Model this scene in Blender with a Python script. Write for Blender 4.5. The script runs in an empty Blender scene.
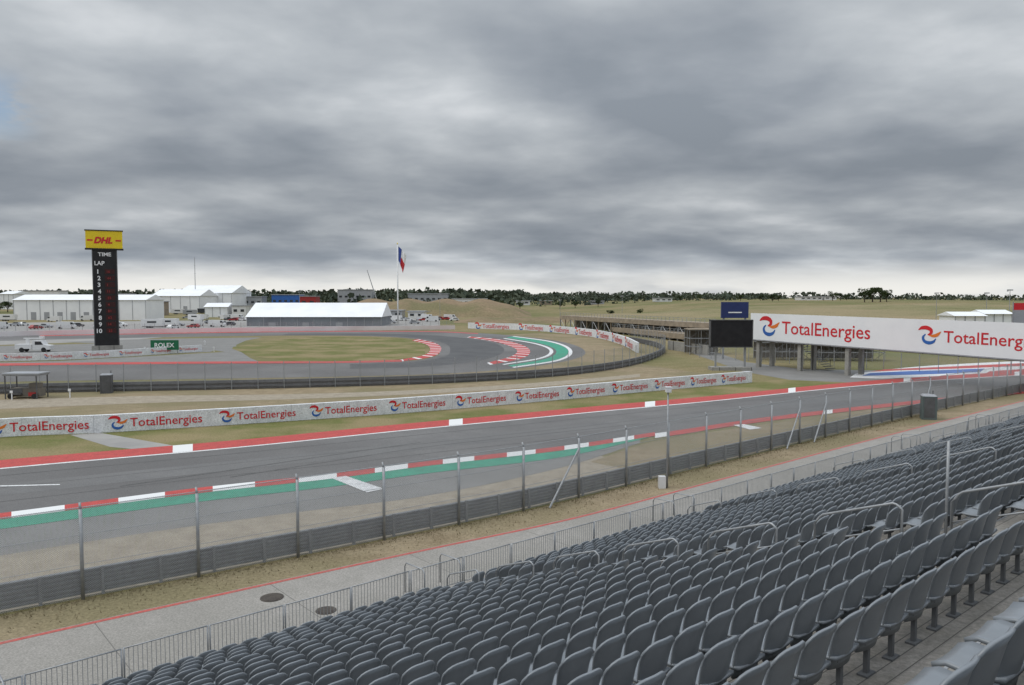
import bpy, math, random
import numpy as np
from mathutils import Vector, Matrix
random.seed(7); np.random.seed(7)
R=random
sc=bpy.context.scene
COL=sc.collection
H=11.0; F=780.0; TH=math.atan(45.0/780)
cT,sT=math.cos(TH),math.sin(TH)
# ---------- survey helpers (plan coordinates of the site) ----------
def ray(x,y):
    cx=(x-512)/F; cy=(342.5-y)/F
    return (cx, cT+cy*sT, -sT+cy*cT)
def g(x,y,z=0.0):
    d=ray(x,y); t=(z-H)/d[2]
    return (d[0]*t,d[1]*t)
def zat(y,D):
    d=ray(512,y); return H+D*d[2]/d[1]
def at(x,D): return ((x-512)/F*D,D)
A=math.radians(40.5); cA,sA=math.cos(A),math.sin(A)
def T(t,p): return (t*cA-p*sA, t*sA+p*cA)
def sstep(a,b,x):
    u=max(0,min(1,(x-a)/(b-a))); return u*u*(3-2*u)
def terr(x,y):
    r=math.hypot(x,y); a=(x/y) if y>1 else (3 if x>0 else -3)
    rt=sstep(0.02,0.3,a)
    s=430+(300-430)*rt; e=850+(580-850)*rt
    k=sstep(s,e,r)
    return k*(8.0+1.3*math.sin(x*0.006+1)+0.9*math.sin(x*0.017+y*0.004))
# ---------- materials ----------
def mat(name,c1,c2=None,scale=3.0,rough=0.7,metal=0.0,bump=0.0,detail=6,c3=None,scale3=0.1,spec=0.4,bscale=None,fine=None,island=0):
    m=bpy.data.materials.new(name); m.use_nodes=True
    nt=m.node_tree; N=nt.nodes; L=nt.links
    b=N["Principled BSDF"]; b.inputs["Roughness"].default_value=rough; b.inputs["Metallic"].default_value=metal
    b.inputs["Specular IOR Level"].default_value=spec
    if c2 is None: c2=tuple(v*0.85 for v in c1)
    geo=N.new("ShaderNodeNewGeometry")
    n=N.new("ShaderNodeTexNoise"); n.inputs["Scale"].default_value=scale; n.inputs["Detail"].default_value=detail; n.inputs["Roughness"].default_value=0.65
    L.new(geo.outputs["Position"],n.inputs["Vector"])
    r=N.new("ShaderNodeMapRange"); r.inputs[1].default_value=0.36; r.inputs[2].default_value=0.64
    L.new(n.outputs["Fac"],r.inputs[0])
    mx=N.new("ShaderNodeMix"); mx.data_type='RGBA'
    mx.inputs[6].default_value=(*c1,1); mx.inputs[7].default_value=(*c2,1)
    L.new(r.outputs[0],mx.inputs[0]); out=mx.outputs[2]
    if c3:
        n3=N.new("ShaderNodeTexNoise"); n3.inputs["Scale"].default_value=scale3; n3.inputs["Detail"].default_value=5
        L.new(geo.outputs["Position"],n3.inputs["Vector"])
        r3=N.new("ShaderNodeMapRange"); r3.inputs[1].default_value=0.42; r3.inputs[2].default_value=0.6
        L.new(n3.outputs["Fac"],r3.inputs[0])
        m3=N.new("ShaderNodeMix"); m3.data_type='RGBA'; m3.inputs[7].default_value=(*c3,1)
        L.new(r3.outputs[0],m3.inputs[0]); L.new(out,m3.inputs[6]); out=m3.outputs[2]
    if fine:
        nf=N.new("ShaderNodeTexNoise"); nf.inputs["Scale"].default_value=fine; nf.inputs["Detail"].default_value=3; nf.inputs["Roughness"].default_value=.8
        L.new(geo.outputs["Position"],nf.inputs["Vector"])
        rf=N.new("ShaderNodeMapRange"); rf.inputs[1].default_value=.3; rf.inputs[2].default_value=.7; rf.inputs[3].default_value=.68; rf.inputs[4].default_value=1.3
        L.new(nf.outputs["Fac"],rf.inputs[0])
        mm=N.new("ShaderNodeVectorMath"); mm.operation='SCALE'; L.new(out,mm.inputs[0]); L.new(rf.outputs[0],mm.inputs["Scale"]); out=mm.outputs[0]
    if island:
        rf=N.new("ShaderNodeMapRange"); rf.inputs[3].default_value=1-island; rf.inputs[4].default_value=1+island
        L.new(geo.outputs["Random Per Island"],rf.inputs[0])
        mm=N.new("ShaderNodeVectorMath"); mm.operation='SCALE'; L.new(out,mm.inputs[0]); L.new(rf.outputs[0],mm.inputs["Scale"]); out=mm.outputs[0]
    L.new(out,b.inputs["Base Color"])
    if bump:
        nb=N.new("ShaderNodeTexNoise"); nb.inputs["Scale"].default_value=bscale or scale*6; nb.inputs["Detail"].default_value=4
        L.new(geo.outputs["Position"],nb.inputs["Vector"])
        bp=N.new("ShaderNodeBump"); bp.inputs["Strength"].default_value=bump; bp.inputs["Distance"].default_value=0.05
        L.new(nb.outputs["Fac"],bp.inputs["Height"]); L.new(bp.outputs[0],b.inputs["Normal"])
    return m
def stripe_mat(name,ca,cb,period,frac,rough=0.6):
    m=mat(name,ca,tuple(v*.8 for v in ca),1.5,rough,fine=9)
    nt=m.node_tree;N=nt.nodes;L=nt.links; b=N["Principled BSDF"]
    old=b.inputs["Base Color"].links[0].from_socket
    uv=N.new("ShaderNodeUVMap"); s=N.new("ShaderNodeSeparateXYZ"); L.new(uv.outputs[0],s.inputs[0])
    d=N.new("ShaderNodeMath"); d.operation='DIVIDE'; d.inputs[1].default_value=period; L.new(s.outputs[0],d.inputs[0])
    f=N.new("ShaderNodeMath"); f.operation='FRACT'; L.new(d.outputs[0],f.inputs[0])
    c=N.new("ShaderNodeMath"); c.operation='LESS_THAN'; c.inputs[1].default_value=frac; L.new(f.outputs[0],c.inputs[0])
    mx=N.new("ShaderNodeMix"); mx.data_type='RGBA'; mx.inputs[7].default_value=(*cb,1)
    L.new(c.outputs[0],mx.inputs[0]); L.new(old,mx.inputs[6]); L.new(mx.outputs[2],b.inputs["Base Color"])
    return m
def mesh_wire_mat(name,cell,wire,col):
    m=bpy.data.materials.new(name); m.use_nodes=True
    nt=m.node_tree;N=nt.nodes;L=nt.links; b=N["Principled BSDF"]
    b.inputs["Base Color"].default_value=(*col,1); b.inputs["Roughness"].default_value=.5; b.inputs["Metallic"].default_value=.2
    uv=N.new("ShaderNodeUVMap"); s=N.new("ShaderNodeSeparateXYZ"); L.new(uv.outputs[0],s.inputs[0])
    outs=[]
    for op in('ADD','SUBTRACT'):
        a=N.new("ShaderNodeMath"); a.operation=op; L.new(s.outputs[0],a.inputs[0]); L.new(s.outputs[1],a.inputs[1])
        d=N.new("ShaderNodeMath"); d.operation='DIVIDE'; d.inputs[1].default_value=cell; L.new(a.outputs[0],d.inputs[0])
        f=N.new("ShaderNodeMath"); f.operation='FRACT'; L.new(d.outputs[0],f.inputs[0])
        c=N.new("ShaderNodeMath"); c.operation='LESS_THAN'; c.inputs[1].default_value=wire/cell; L.new(f.outputs[0],c.inputs[0]); outs.append(c)
    mxm=N.new("ShaderNodeMath"); mxm.operation='MAXIMUM'; L.new(outs[0].outputs[0],mxm.inputs[0]); L.new(outs[1].outputs[0],mxm.inputs[1])
    L.new(mxm.outputs[0],b.inputs["Alpha"])
    return m
def lines_mat(name,c1,c2,sp,wd,axis_ang,rough=.6,metal=0.,dark=.3,c3=None):
    m=mat(name,c1,c2,1.2,rough,metal,fine=14,c3=c3,scale3=.15)
    nt=m.node_tree;N=nt.nodes;L=nt.links; b=N["Principled BSDF"]
    old=b.inputs["Base Color"].links[0].from_socket
    geo=N.new("ShaderNodeNewGeometry"); dt=N.new("ShaderNodeVectorMath"); dt.operation='DOT_PRODUCT'
    dt.inputs[1].default_value=(math.cos(axis_ang),math.sin(axis_ang),0); L.new(geo.outputs["Position"],dt.inputs[0])
    d=N.new("ShaderNodeMath"); d.operation='DIVIDE'; d.inputs[1].default_value=sp; L.new(dt.outputs["Value"],d.inputs[0])
    f=N.new("ShaderNodeMath"); f.operation='FRACT'; L.new(d.outputs[0],f.inputs[0])
    c=N.new("ShaderNodeMath"); c.operation='LESS_THAN'; c.inputs[1].default_value=wd/sp; L.new(f.outputs[0],c.inputs[0])
    mx=N.new("ShaderNodeMix"); mx.data_type='RGBA'; mx.inputs[7].default_value=(c1[0]*dark,c1[1]*dark,c1[2]*dark,1)
    L.new(c.outputs[0],mx.inputs[0]); L.new(old,mx.inputs[6]); L.new(mx.outputs[2],b.inputs["Base Color"])
    return m
M={}
M['ground']=mat('dry_grass_ground',(.26,.21,.12),(.20,.17,.085),.35,.95,bump=.6,c3=(.15,.15,.065),scale3=.02,spec=.1,bscale=4,fine=3)
M['hill']=mat('hill_grass',(.23,.205,.11),(.165,.16,.075),.08,.95,c3=(.27,.22,.13),scale3=.015,spec=.1,fine=1.5)
M['grass']=mat('mown_green_grass',(.125,.14,.045),(.175,.165,.07),.8,.95,bump=.5,c3=(.25,.205,.11),scale3=.12,spec=.1,bscale=9,fine=7)
M['tan']=mat('dry_tan_grass',(.31,.25,.165),(.23,.18,.115),.7,.95,bump=.5,c3=(.21,.18,.105),scale3=.09,spec=.1,bscale=9,fine=7)
M['blade']=mat('dry_grass_blades',(.28,.225,.14),(.18,.155,.09),2,.95,spec=.1)
M['gravel']=mat('gravel_bed',(.37,.32,.25),(.28,.24,.185),1.2,.95,bump=.8,bscale=14,spec=.15,fine=11)
M['dirt']=mat('bare_earth',(.28,.20,.13),(.21,.16,.10),.2,.95,c3=(.17,.15,.08),scale3=.03,spec=.1,fine=.8)
M['asph']=mat('track_asphalt',(.145,.14,.137),(.175,.17,.165),.25,.8,c3=(.125,.12,.117),scale3=.05,spec=.3,bump=.15,bscale=20,fine=16)
M['seam']=mat('asphalt_seam',(.085,.083,.08),(.12,.117,.114),1.5,.8,spec=.3,fine=9)
M['asph2']=mat('runoff_asphalt',(.19,.185,.175),(.225,.22,.21),.3,.85,spec=.25,fine=12)
M['dark']=mat('rubbered_asphalt',(.075,.074,.076),(.10,.10,.10),.2,.75,spec=.3)
M['conc']=lines_mat('walkway_concrete',(.31,.29,.265),(.27,.255,.23),6.0,.03,A,.85,dark=.45,c3=(.26,.245,.22))
M['pave']=mat('pale_paving',(.33,.32,.3),(.27,.26,.25),.3,.9,spec=.2)
M['red']=mat('red_paint',(.50,.06,.05),(.40,.05,.045),.7,.6,fine=9)
M['redline']=mat('faded_red_line',(.45,.09,.075),(.36,.12,.10),2,.8,fine=9)
M['white']=mat('white_paint',(.74,.74,.73),(.6,.6,.6),1,.6,fine=9)
M['green']=mat('green_paint',(.03,.31,.19),(.03,.24,.15),.8,.6,fine=9)
M['blue']=mat('blue_paint',(.05,.13,.40),(.05,.12,.32),.8,.6)
M['kerb']=stripe_mat('kerb_stripes',(.48,.06,.05),(.72,.72,.71),4.8,.48)
M['kerb2']=stripe_mat('edge_stripes',(.48,.06,.05),(.72,.72,.71),22,.06)
M['kerb3']=stripe_mat('corner_stripes',(.50,.05,.045),(.72,.72,.71),6,.22)
M['wall']=stripe_mat('banner_white',(.77,.78,.80),(.45,.46,.48),5.2,.008,.5)
M['steel']=mat('galvanised_steel',(.36,.37,.38),(.28,.29,.30),5,.45,.3)
M['armco']=mat('barrier_steel',(.25,.26,.27),(.18,.19,.20),1.5,.45,.3,fine=6)
M['dkarm']=mat('weathered_barrier',(.12,.12,.125),(.085,.085,.085),1.5,.7,.1)
M['link']=mesh_wire_mat('chain_link',.075,.0145,(.45,.46,.47))
M['link2']=mesh_wire_mat('chain_link_coarse',.10,.008,(.34,.34,.35))
M['seat']=mat('grey_seat_plastic',(.20,.218,.237),(.17,.187,.205),2.5,.36,spec=.55,island=.14)
M['seat2']=mat('grey_seat_underside',(.13,.135,.14),(.10,.105,.11),2.5,.5)
M['deck']=lines_mat('aluminium_planks',(.27,.25,.225),(.21,.195,.17),.19,.014,A+math.pi/2,.6,.0)
M['riser']=mat('riser_metal',(.13,.125,.12),(.10,.095,.09),2,.7)
M['black']=mat('black_panel',(.012,.012,.014),(.02,.02,.022),1,.35)
M['led']=mat('led_panel',(.03,.008,.008),(.05,.01,.01),3,.4)
M['yellow']=mat('yellow_board',(.80,.60,.02),(.74,.54,.02),.5,.5)
M['lred']=mat('red_letter',(.62,.02,.03),(.55,.02,.03),.5,.5)
M['lblue']=mat('blue_letter',(.03,.13,.42),(.03,.11,.38),.5,.5)
M['orange']=mat('orange_letter',(.75,.2,.03),(.7,.17,.03),.5,.5)
M['lwhite']=mat('white_letter',(.8,.8,.8),(.74,.74,.74),.5,.5)
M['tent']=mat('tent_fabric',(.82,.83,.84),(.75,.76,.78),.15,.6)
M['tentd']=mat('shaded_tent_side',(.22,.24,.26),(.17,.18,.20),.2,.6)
M['glass']=mat('dark_glass',(.02,.025,.03),(.03,.035,.04),1,.1,spec=.6)
M['tyre']=mat('tyre_rubber',(.02,.02,.02),(.03,.03,.03),3,.85)
M['cwhite']=mat('white_car_paint',(.7,.7,.7),(.64,.64,.64),.5,.3)
M['cdark']=mat('dark_car_paint',(.05,.055,.065),(.04,.045,.05),.5,.3)
M['csil']=mat('silver_car_paint',(.35,.36,.38),(.3,.31,.33),.5,.3)
M['cred']=mat('red_car_paint',(.35,.03,.03),(.3,.03,.03),.5,.3)
M['ggrey']=mat('grey_green_plastic',(.13,.16,.155),(.10,.125,.12),1,.6)
M['pgreen']=mat('green_board',(.01,.14,.06),(.01,.11,.05),1,.5)
M['brown']=mat('brown_timber',(.33,.27,.20),(.22,.18,.135),.6,.8)
M['cblock']=lines_mat('concrete_panel',(.33,.32,.29),(.25,.24,.22),2.4,.12,0,.85)
M['net']=mat('shade_netting',(.14,.125,.105),(.20,.18,.15),.5,.9)
M['bark']=mat('bark',(.07,.05,.035),(.04,.03,.02),2,.9)
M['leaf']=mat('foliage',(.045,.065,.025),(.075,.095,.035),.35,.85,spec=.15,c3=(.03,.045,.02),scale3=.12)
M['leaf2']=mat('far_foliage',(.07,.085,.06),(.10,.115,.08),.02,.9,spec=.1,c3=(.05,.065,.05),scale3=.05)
M['iron']=mat('cast_iron',(.10,.085,.07),(.06,.05,.045),6,.7,.3,bump=.5)
# ---------- mesh builder ----------
class MB:
    def __init__(s): s.v=[];s.f=[];s.uv=None;s.m=[];s.cm=0
    def face(s,*ix): s.f.append(tuple(ix)); s.m.append(s.cm)
    def box(s,c,d,rz=0.0,taper=1.0,rx=0.0):
        k=len(s.v); co,si=math.cos(rz),math.sin(rz)
        for z in(-.5,.5):
            for x,y in((-.5,-.5),(.5,-.5),(.5,.5),(-.5,.5)):
                tp=taper if z>0 else 1
                X,Y=x*d[0]*tp,y*d[1]*tp
                s.v.append((c[0]+X*co-Y*si,c[1]+X*si+Y*co,c[2]+z*d[2]))
        for q in((0,3,2,1),(4,5,6,7),(0,1,5,4),(1,2,6,5),(2,3,7,6),(3,0,4,7)): s.face(*[k+i for i in q])
        return s
    def tube(s,path,r,n=6,cap=True,r2=None):
        path=[Vector(p) for p in path]; k=len(s.v); m=len(path)
        for i,p in enumerate(path):
            d=(path[min(i+1,m-1)]-path[max(i-1,0)]).normalized()
            up=Vector((0,0,1)) if abs(d.z)<.95 else Vector((1,0,0))
            a=d.cross(up).normalized(); b=d.cross(a)
            rr=r if r2 is None else r+(r2-r)*i/(m-1)
            for j in range(n):
                th=2*math.pi*j/n; q=p+a*math.cos(th)*rr+b*math.sin(th)*rr; s.v.append(tuple(q))
        for i in range(m-1):
            for j in range(n):
                s.face(k+i*n+j,k+i*n+(j+1)%n,k+(i+1)*n+(j+1)%n,k+(i+1)*n+j)
        if cap:
            s.face(*[k+j for j in range(n)][::-1]); s.face(*[k+(m-1)*n+j for j in range(n)])
        return s
    def shell(s,fn,nu,nv,th):
        P=[[Vector(fn(-1+2*i/nu,j/nv)) for i in range(nu+1)] for j in range(nv+1)]
        k=len(s.v); top=[];bot=[]
        for j in range(nv+1):
            for i in range(nu+1):
                du=P[j][min(i+1,nu)]-P[j][max(i-1,0)]; dv=P[min(j+1,nv)][i]-P[max(j-1,0)][i]
                n=du.cross(dv).normalized()
                top.append(tuple(P[j][i]+n*th/2)); bot.append(tuple(P[j][i]-n*th/2))
        s.v+=top+bot; W=nu+1; off=len(top)
        for j in range(nv):
            for i in range(nu):
                a=k+j*W+i; s.face(a,a+1,a+W+1,a+W); b=a+off; s.face(b,b+W,b+W+1,b+1)
        rim=[i for i in range(nu)]+[j*W+nu for j in range(nv)]+[nv*W+i for i in range(nu,0,-1)]+[j*W for j in range(nv,0,-1)]
        for q in range(len(rim)):
            a,b=k+rim[q],k+rim[(q+1)%len(rim)]; s.face(b,a,a+off,b+off)
        return s
    def prism(s,prof,w,c=(0,0,0),rz=0):
        k=len(s.v); n=len(prof); co,si=math.cos(rz),math.sin(rz)
        for y in(-w/2,w/2):
            for x,z in prof: s.v.append((c[0]+x*co-y*si,c[1]+x*si+y*co,c[2]+z))
        for i in range(n):
            j=(i+1)%n; s.face(k+i,k+j,k+n+j,k+n+i)
        s.face(*[k+i for i in range(n)][::-1]); s.face(*[k+n+i for i in range(n)])
        return s
    def mesh(s,name,smooth=False):
        me=bpy.data.meshes.new(name); me.from_pydata(s.v,[],s.f); 
        if smooth: me.polygons.foreach_set('use_smooth',[True]*len(me.polygons))
        me.update(); return me
def ob(name,data,mats=None,parent=None,label=None,cat=None,group=None,kind=None,loc=None,rz=None):
    if isinstance(data,MB):
        mi=data.m; data=data.mesh(name); data.polygons.foreach_set('material_index',mi)
    o=bpy.data.objects.new(name,data); COL.objects.link(o)
    if mats is not None and data is not None and not data.materials:
        for m in (mats if isinstance(mats,(list,tuple)) else [mats]): data.materials.append(m)
    if parent: o.parent=parent
    if label: o["label"]=label
    if cat: o["category"]=cat
    if group: o["group"]=group
    if kind: o["kind"]=kind
    if loc: o.location=loc
    if rz is not None: o.rotation_euler=(0,0,rz)
    return o
def smooth(o,ang=None):
    o.data.polygons.foreach_set('use_smooth',[True]*len(o.data.polygons)); return o
def dup(root,loc,rz=0,scale=None,label=None):
    n=root.copy(); COL.objects.link(n); n.location=loc; n.rotation_euler=(0,0,rz)
    if scale: n.scale=(scale,)*3 if not isinstance(scale,tuple) else scale
    if label: n["label"]=label
    for ch in root.children:
        c=ch.copy(); COL.objects.link(c); c.parent=n
    return n
# ---------- curves ----------
def cr(pts,n):
    P=[np.array(p,float) for p in pts]
    P=[2*P[0]-P[1]]+P+[2*P[-1]-P[-2]]
    dense=[]
    for i in range(1,len(P)-2):
        p0,p1,p2,p3=P[i-1:i+3]
        d=[max(1e-6,np.linalg.norm(b-a))**.5 for a,b in((p0,p1),(p1,p2),(p2,p3))]
        t0=0;t1=d[0];t2=t1+d[1];t3=t2+d[2]
        for t in np.linspace(t1,t2,24,endpoint=False):
            A1=(t1-t)/(t1-t0)*p0+(t-t0)/(t1-t0)*p1;A2=(t2-t)/(t2-t1)*p1+(t-t1)/(t2-t1)*p2;A3=(t3-t)/(t3-t2)*p2+(t-t2)/(t3-t2)*p3
            B1=(t2-t)/(t2-t0)*A1+(t-t0)/(t2-t0)*A2;B2=(t3-t)/(t3-t1)*A2+(t-t1)/(t3-t1)*A3
            dense.append((t2-t)/(t2-t1)*B1+(t-t1)/(t2-t1)*B2)
    dense.append(P[-2]); D=np.array(dense)
    s=np.concatenate([[0],np.cumsum(np.linalg.norm(np.diff(D,axis=0),axis=1))])
    q=np.linspace(0,s[-1],n)
    return np.stack([np.interp(q,s,D[:,0]),np.interp(q,s,D[:,1])],1),s[-1]
class Curve:
    def __init__(s,pts,step=.5):
        _,L=cr(pts,10); n=max(3,int(L/step)); s.P,s.L=cr(pts,n); s.S=np.linspace(0,s.L,n)
    def p(s,q): return np.array([np.interp(q,s.S,s.P[:,0]),np.interp(q,s.S,s.P[:,1])])
    def tan(s,q):
        q=min(max(q,.4),s.L-.4)
        a=s.p(q-.4); b=s.p(q+.4); d=b-a; return d/np.linalg.norm(d)
    def off(s,q,o):
        t=s.tan(q); return s.p(q)+np.array([t[1],-t[0]])*o
    def spx(s,px):
        xs=512+F*s.P[:,0]/np.maximum(s.P[:,1],1); return float(np.interp(px,xs,s.S))
def strip(name,near,far,z,m,n=120,kind="structure",world=False,**kw):
    if not world: near=[g(*p) for p in near]; far=[g(*p) for p in far]
    a,La=cr(near,n); b,Lb=cr(far,n)
    v=[];f=[]
    K=3
    for i in range(n):
        for k in range(K+1):
            q=a[i]*(1-k/K)+b[i]*k/K; v.append((q[0],q[1],z))
    for i in range(n-1):
        for k in range(K):
            j=i*(K+1)+k; f.append((j,j+K+1,j+K+2,j+1))
    me=bpy.data.meshes.new(name); me.from_pydata(v,[],f); me.update()
    uv=me.uv_layers.new(name="UVMap")
    for li,l in enumerate(me.loops):
        vi=l.vertex_index; i=vi//(K+1); uv.data[li].uv=(La*i/(n-1),(vi%(K+1))/K)
    me.validate()
    if me.polygons and me.polygons[0].normal.z<0: me.flip_normals()
    return ob(name,me,m,kind=kind,**kw)
def poly(name,pts,z,m,world=False,**kw):
    P=pts if world else [g(*p) for p in pts]
    me=bpy.data.meshes.new(name); me.from_pydata([(p[0],p[1],z) for p in P],[],[tuple(range(len(P)))]); me.update()
    if me.polygons[0].normal.z<0: me.flip_normals()
    return ob(name,me,m,kind="structure",**kw)
def extr(curve,prof,q0,q1,step,off=0,closed=False):
    mb=MB(); n=max(2,int((q1-q0)/step)+1); m=len(prof); uv=[]
    plen=[0]
    for i in range(1,m): plen.append(plen[-1]+math.dist(prof[i],prof[i-1]))
    for i in range(n):
        q=q0+(q1-q0)*i/(n-1)
        for k,(o,z) in enumerate(prof):
            p=curve.off(q,o+off); mb.v.append((p[0],p[1],z)); uv.append((q,plen[k]))
    for i in range(n-1):
        for k in range(m-1):
            j=i*m+k; mb.face(j,j+m,j+m+1,j+1)
        if closed: j=i*m; mb.face(j+m-1,j+2*m-1,j+m,j)
    if closed:
        mb.face(*range(m)); mb.face(*[(n-1)*m+k for k in range(m)][::-1])
    me=mb.mesh('sheet'); ul=me.uv_layers.new(name="UVMap")
    for li,l in enumerate(me.loops): ul.data[li].uv=uv[l.vertex_index]
    return me
# ---------- text ----------
_tc={}
def text2d(s,bold=.02):
    if (s,bold) in _tc: return _tc[(s,bold)]
    cu=bpy.data.curves.new('t','FONT'); cu.body=s; cu.size=1; cu.offset=bold; cu.resolution_u=3
    o=bpy.data.objects.new('t',cu); COL.objects.link(o); bpy.context.view_layer.update()
    me=bpy.data.meshes.new_from_object(o.evaluated_get(bpy.context.evaluated_depsgraph_get()))
    v=np.array([x.co[:2] for x in me.vertices]); f=[tuple(p.vertices) for p in me.polygons]
    v[:,0]-=v[:,0].min(); bpy.data.objects.remove(o); bpy.data.meshes.remove(me); bpy.data.curves.remove(cu)
    _tc[(s,bold)]=(v,f); return v,f
def ribbon(path,ws):
    P,L=cr(path,16); v=[];f=[]
    for i in range(16):
        t=P[min(i+1,15)]-P[max(i-1,0)]; t=t/np.linalg.norm(t); n=np.array([-t[1],t[0]])
        w=np.interp(i/15,np.linspace(0,1,len(ws)),ws)
        v+= [P[i]+n*w/2,P[i]-n*w/2]
    for i in range(15): f.append((2*i,2*i+1,2*i+3,2*i+2))
    return np.array(v),f
LOGO=[('lred',)+ribbon([(-.06,.80),(.14,.92),(.42,.94),(.66,.82),(.66,.64),(.48,.54)],[.04,.19,.22,.21,.17,.06]),
      ('lblue',)+ribbon([(.36,.58),(.22,.42),(.28,.20),(.55,.10),(.82,.18),(.95,.36)],[.05,.14,.17,.19,.15,.04]),
      ('orange',)+ribbon([(.56,.52),(.78,.50),(1.0,.56),(1.22,.76)],[.05,.17,.18,.04])]
def place2d(name,v,f,fn,m,parent):
    me=bpy.data.meshes.new(name); me.from_pydata([fn(a,b) for a,b in v],[],f); me.update()
    return ob(name,me,m,parent=parent)
def brand(parent,fn,x0,length,zc,kz=1.0):
    v,f=text2d("TotalEnergies",.006); w=v[:,0].max(); em=length/(w+1.6)
    s2=np.array([1.0,kz])
    for c,lv,lf in LOGO:
        place2d("emblem",lv*em*1.1*s2+np.array([x0+.08*em,zc-em*.55*kz]),lf,fn,M[c],parent)
    place2d("lettering",v*em*s2+np.array([x0+1.6*em,zc-em*.34*kz]),f,fn,M['lred'],parent)
def sign(parent,s,fn,x0,zc,hgt,m,width=None,bold=.02,shear=0):
    v,f=text2d(s,bold); k=hgt/.72; kx=k if width is None else width/v[:,0].max()
    v2=v*np.array([kx,k]); v2=v2+np.stack([v2[:,1]*shear,v2[:,1]*0],1)
    return place2d("lettering",v2+np.array([x0,zc-hgt/2]),f,fn,m,parent)

# =================== GROUND ===================
rad=[0]+[20*1.16**i for i in range(42)]
rad=[r for r in rad if r<7500]+[7500]
na=200; v=[(0,0,0)];f=[]
for r in rad[1:]:
    for j in range(na):
        a=2*math.pi*j/na; x,y=r*math.cos(a),r*math.sin(a); v.append((x,y,terr(x,y)))
for j in range(na): f.append((0,1+j,1+(j+1)%na))
for i in range(len(rad)-2):
    for j in range(na):
        a=1+i*na+j;b=1+i*na+(j+1)%na; f.append((a,a+na,b+na,b))
me=bpy.data.meshes.new('ground'); me.from_pydata(v,[],f); me.polygons.foreach_set('use_smooth',[True]*len(f)); me.update()
ob('ground',me,M['ground'],kind='structure')
ft=[-12,0,6,18,27,40,60,85,110,135]; fp=[33.4,32.0,31.4,30.3,29.8,30.0,30.3,30.3,29.5,27]
fence=Curve([T(a,b) for a,b in zip(ft,fp)],.5)
# ---- tracks ----
farE=[(-250,490),(0,465),(240,444),(400,428),(512,417.5),(600,409),(700,400),(860,384),(960,377),(1024,373.5),(1180,367)]
nearE=[(-250,547),(0,517),(200,491),(330,477),(420,465),(560,449),(680,431),(760,419),(900,403),(1024,391),(1180,380)]
strip('track',nearE,farE,.02,M['asph'],200)
def mixE(a,b,k): return [(p[0]*(1-k)+q[0]*k,p[1]*(1-k)+q[1]*k) for p,q in zip(a,b)]
def off(E,d): return [(x,y+d*max(.2,((y-297)/150))) for x,y in E]
wl=mat('worn_line',(.125,.122,.12),(.155,.151,.147),.3,.75,fine=16,c3=(.14,.136,.132),scale3=.2)
strip('track_wear',mixE(nearE,farE,.40),mixE(nearE,farE,.62),.024,wl,160)
for k in(.28,.55,.78): strip('track_seam',mixE(nearE,farE,k),mixE(nearE,farE,k+.007),.027,M['seam'],160)
strip('skid_mark',[(230,478),(330,462),(430,447),(520,437),(640,424)],[(230,477.2),(330,461.5),(430,446.6),(520,436.6),(640,423.7)],.028,M['seam'],80)
strip('skid_mark',[(120,487),(230,471),(330,456),(420,443)],[(120,486.1),(230,470.2),(330,455.4),(420,442.6)],.028,M['seam'],80)
strip('outer_kerb',off(farE,3.0),off(farE,-4.0),.03,M['kerb2'],200)
strip('edge_line',off(farE,4.0),off(farE,3.1),.03,M['white'],200)
nk=[(-250,547),(0,517),(200,491),(330,477),(420,465),(560,449),(655,434.5)]
strip('inner_kerb',off(nk,2.0),off(nk,-2.2),.036,M['kerb'],160)
strip('green_verge_paint',off(nk[:-1],8.6)+[(640,440)],off(nk[:-1],2.05)+[(650,437)],.03,M['green'],160)
ks=[(655,434.5),(680,431),(760,419),(900,403),(1024,391),(1180,380)]
strip('inner_kerb_far',off(ks,4.2),off(ks,-.8),.032,M['kerb2'],120)
poly('start_marking',[(331,478.5),(346,476.5),(384,489.5),(367,493)],.042,M['white'])
poly('grid_marking',[(733,425.5),(744,424.5),(762,428.5),(750,430)],.042,M['white'])
poly('track_marking',[(0,486),(60,484.6),(60,485.4),(0,487)],.033,M['white'])
sh_f=off(nk[:-1],8.6)+[(640,440)]
sh_n=[(-250,600),(0,556),(160,531),(300,512),(420,497),(560,468),(640,443)]
strip('paved_shoulder',sh_n,sh_f,.014,M['asph2'],120)
fl=[tuple(fence.off(q,-.3)) for q in np.linspace(0,52,9)]
shw=[g(*p) for p in [(-250,599),(-80,570),(0,555),(160,530),(300,511),(420,496),(500,482),(560,467),(600,456)]]
strip('gravel_bed',fl,shw,.007,M['gravel'],120,world=True)
fl2=[tuple(fence.off(q,-.3)) for q in np.linspace(50,130,9)]
strip('dry_grass_verge',fl2,[g(*p) for p in [(590,462),(660,440),(740,428),(800,419),(860,411),(920,404),(980,398),(1040,392),(1150,385)]],.009,M['tan'],120,world=True)
strip('verge',[T(t,p-4.2) for t,p in zip(ft,fp)],[T(t,p-.1) for t,p in zip(ft,fp)],.006,M['tan'],120,world=True)
wk=[29.6,29.3,29.0,28.1,27.3,27.4,27.6,27.6,27.2,25.5]
strip('walkway',[T(t,21.5) for t in ft],[T(t,p) for t,p in zip(ft,wk)],.012,M['conc'],120,world=True)
strip('walkway_edge_line',[T(t,p-.26) for t,p in zip(ft,wk)],[T(t,p-.06) for t,p in zip(ft,wk)],.018,M['redline'],120,world=True)
wallpx=[(-250,462),(0,437.5),(100,433),(200,427),(300,420.5),(400,413.5),(480,407),(560,400),(650,391.5),(752,382.5)]
strip('grass_verge',off(farE,-4.1)[:8],[(-250,462),(0,437.5),(200,427),(400,413.5),(480,407),(560,400),(650,391.5),(790,379)],.010,M['grass'],120)
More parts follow.
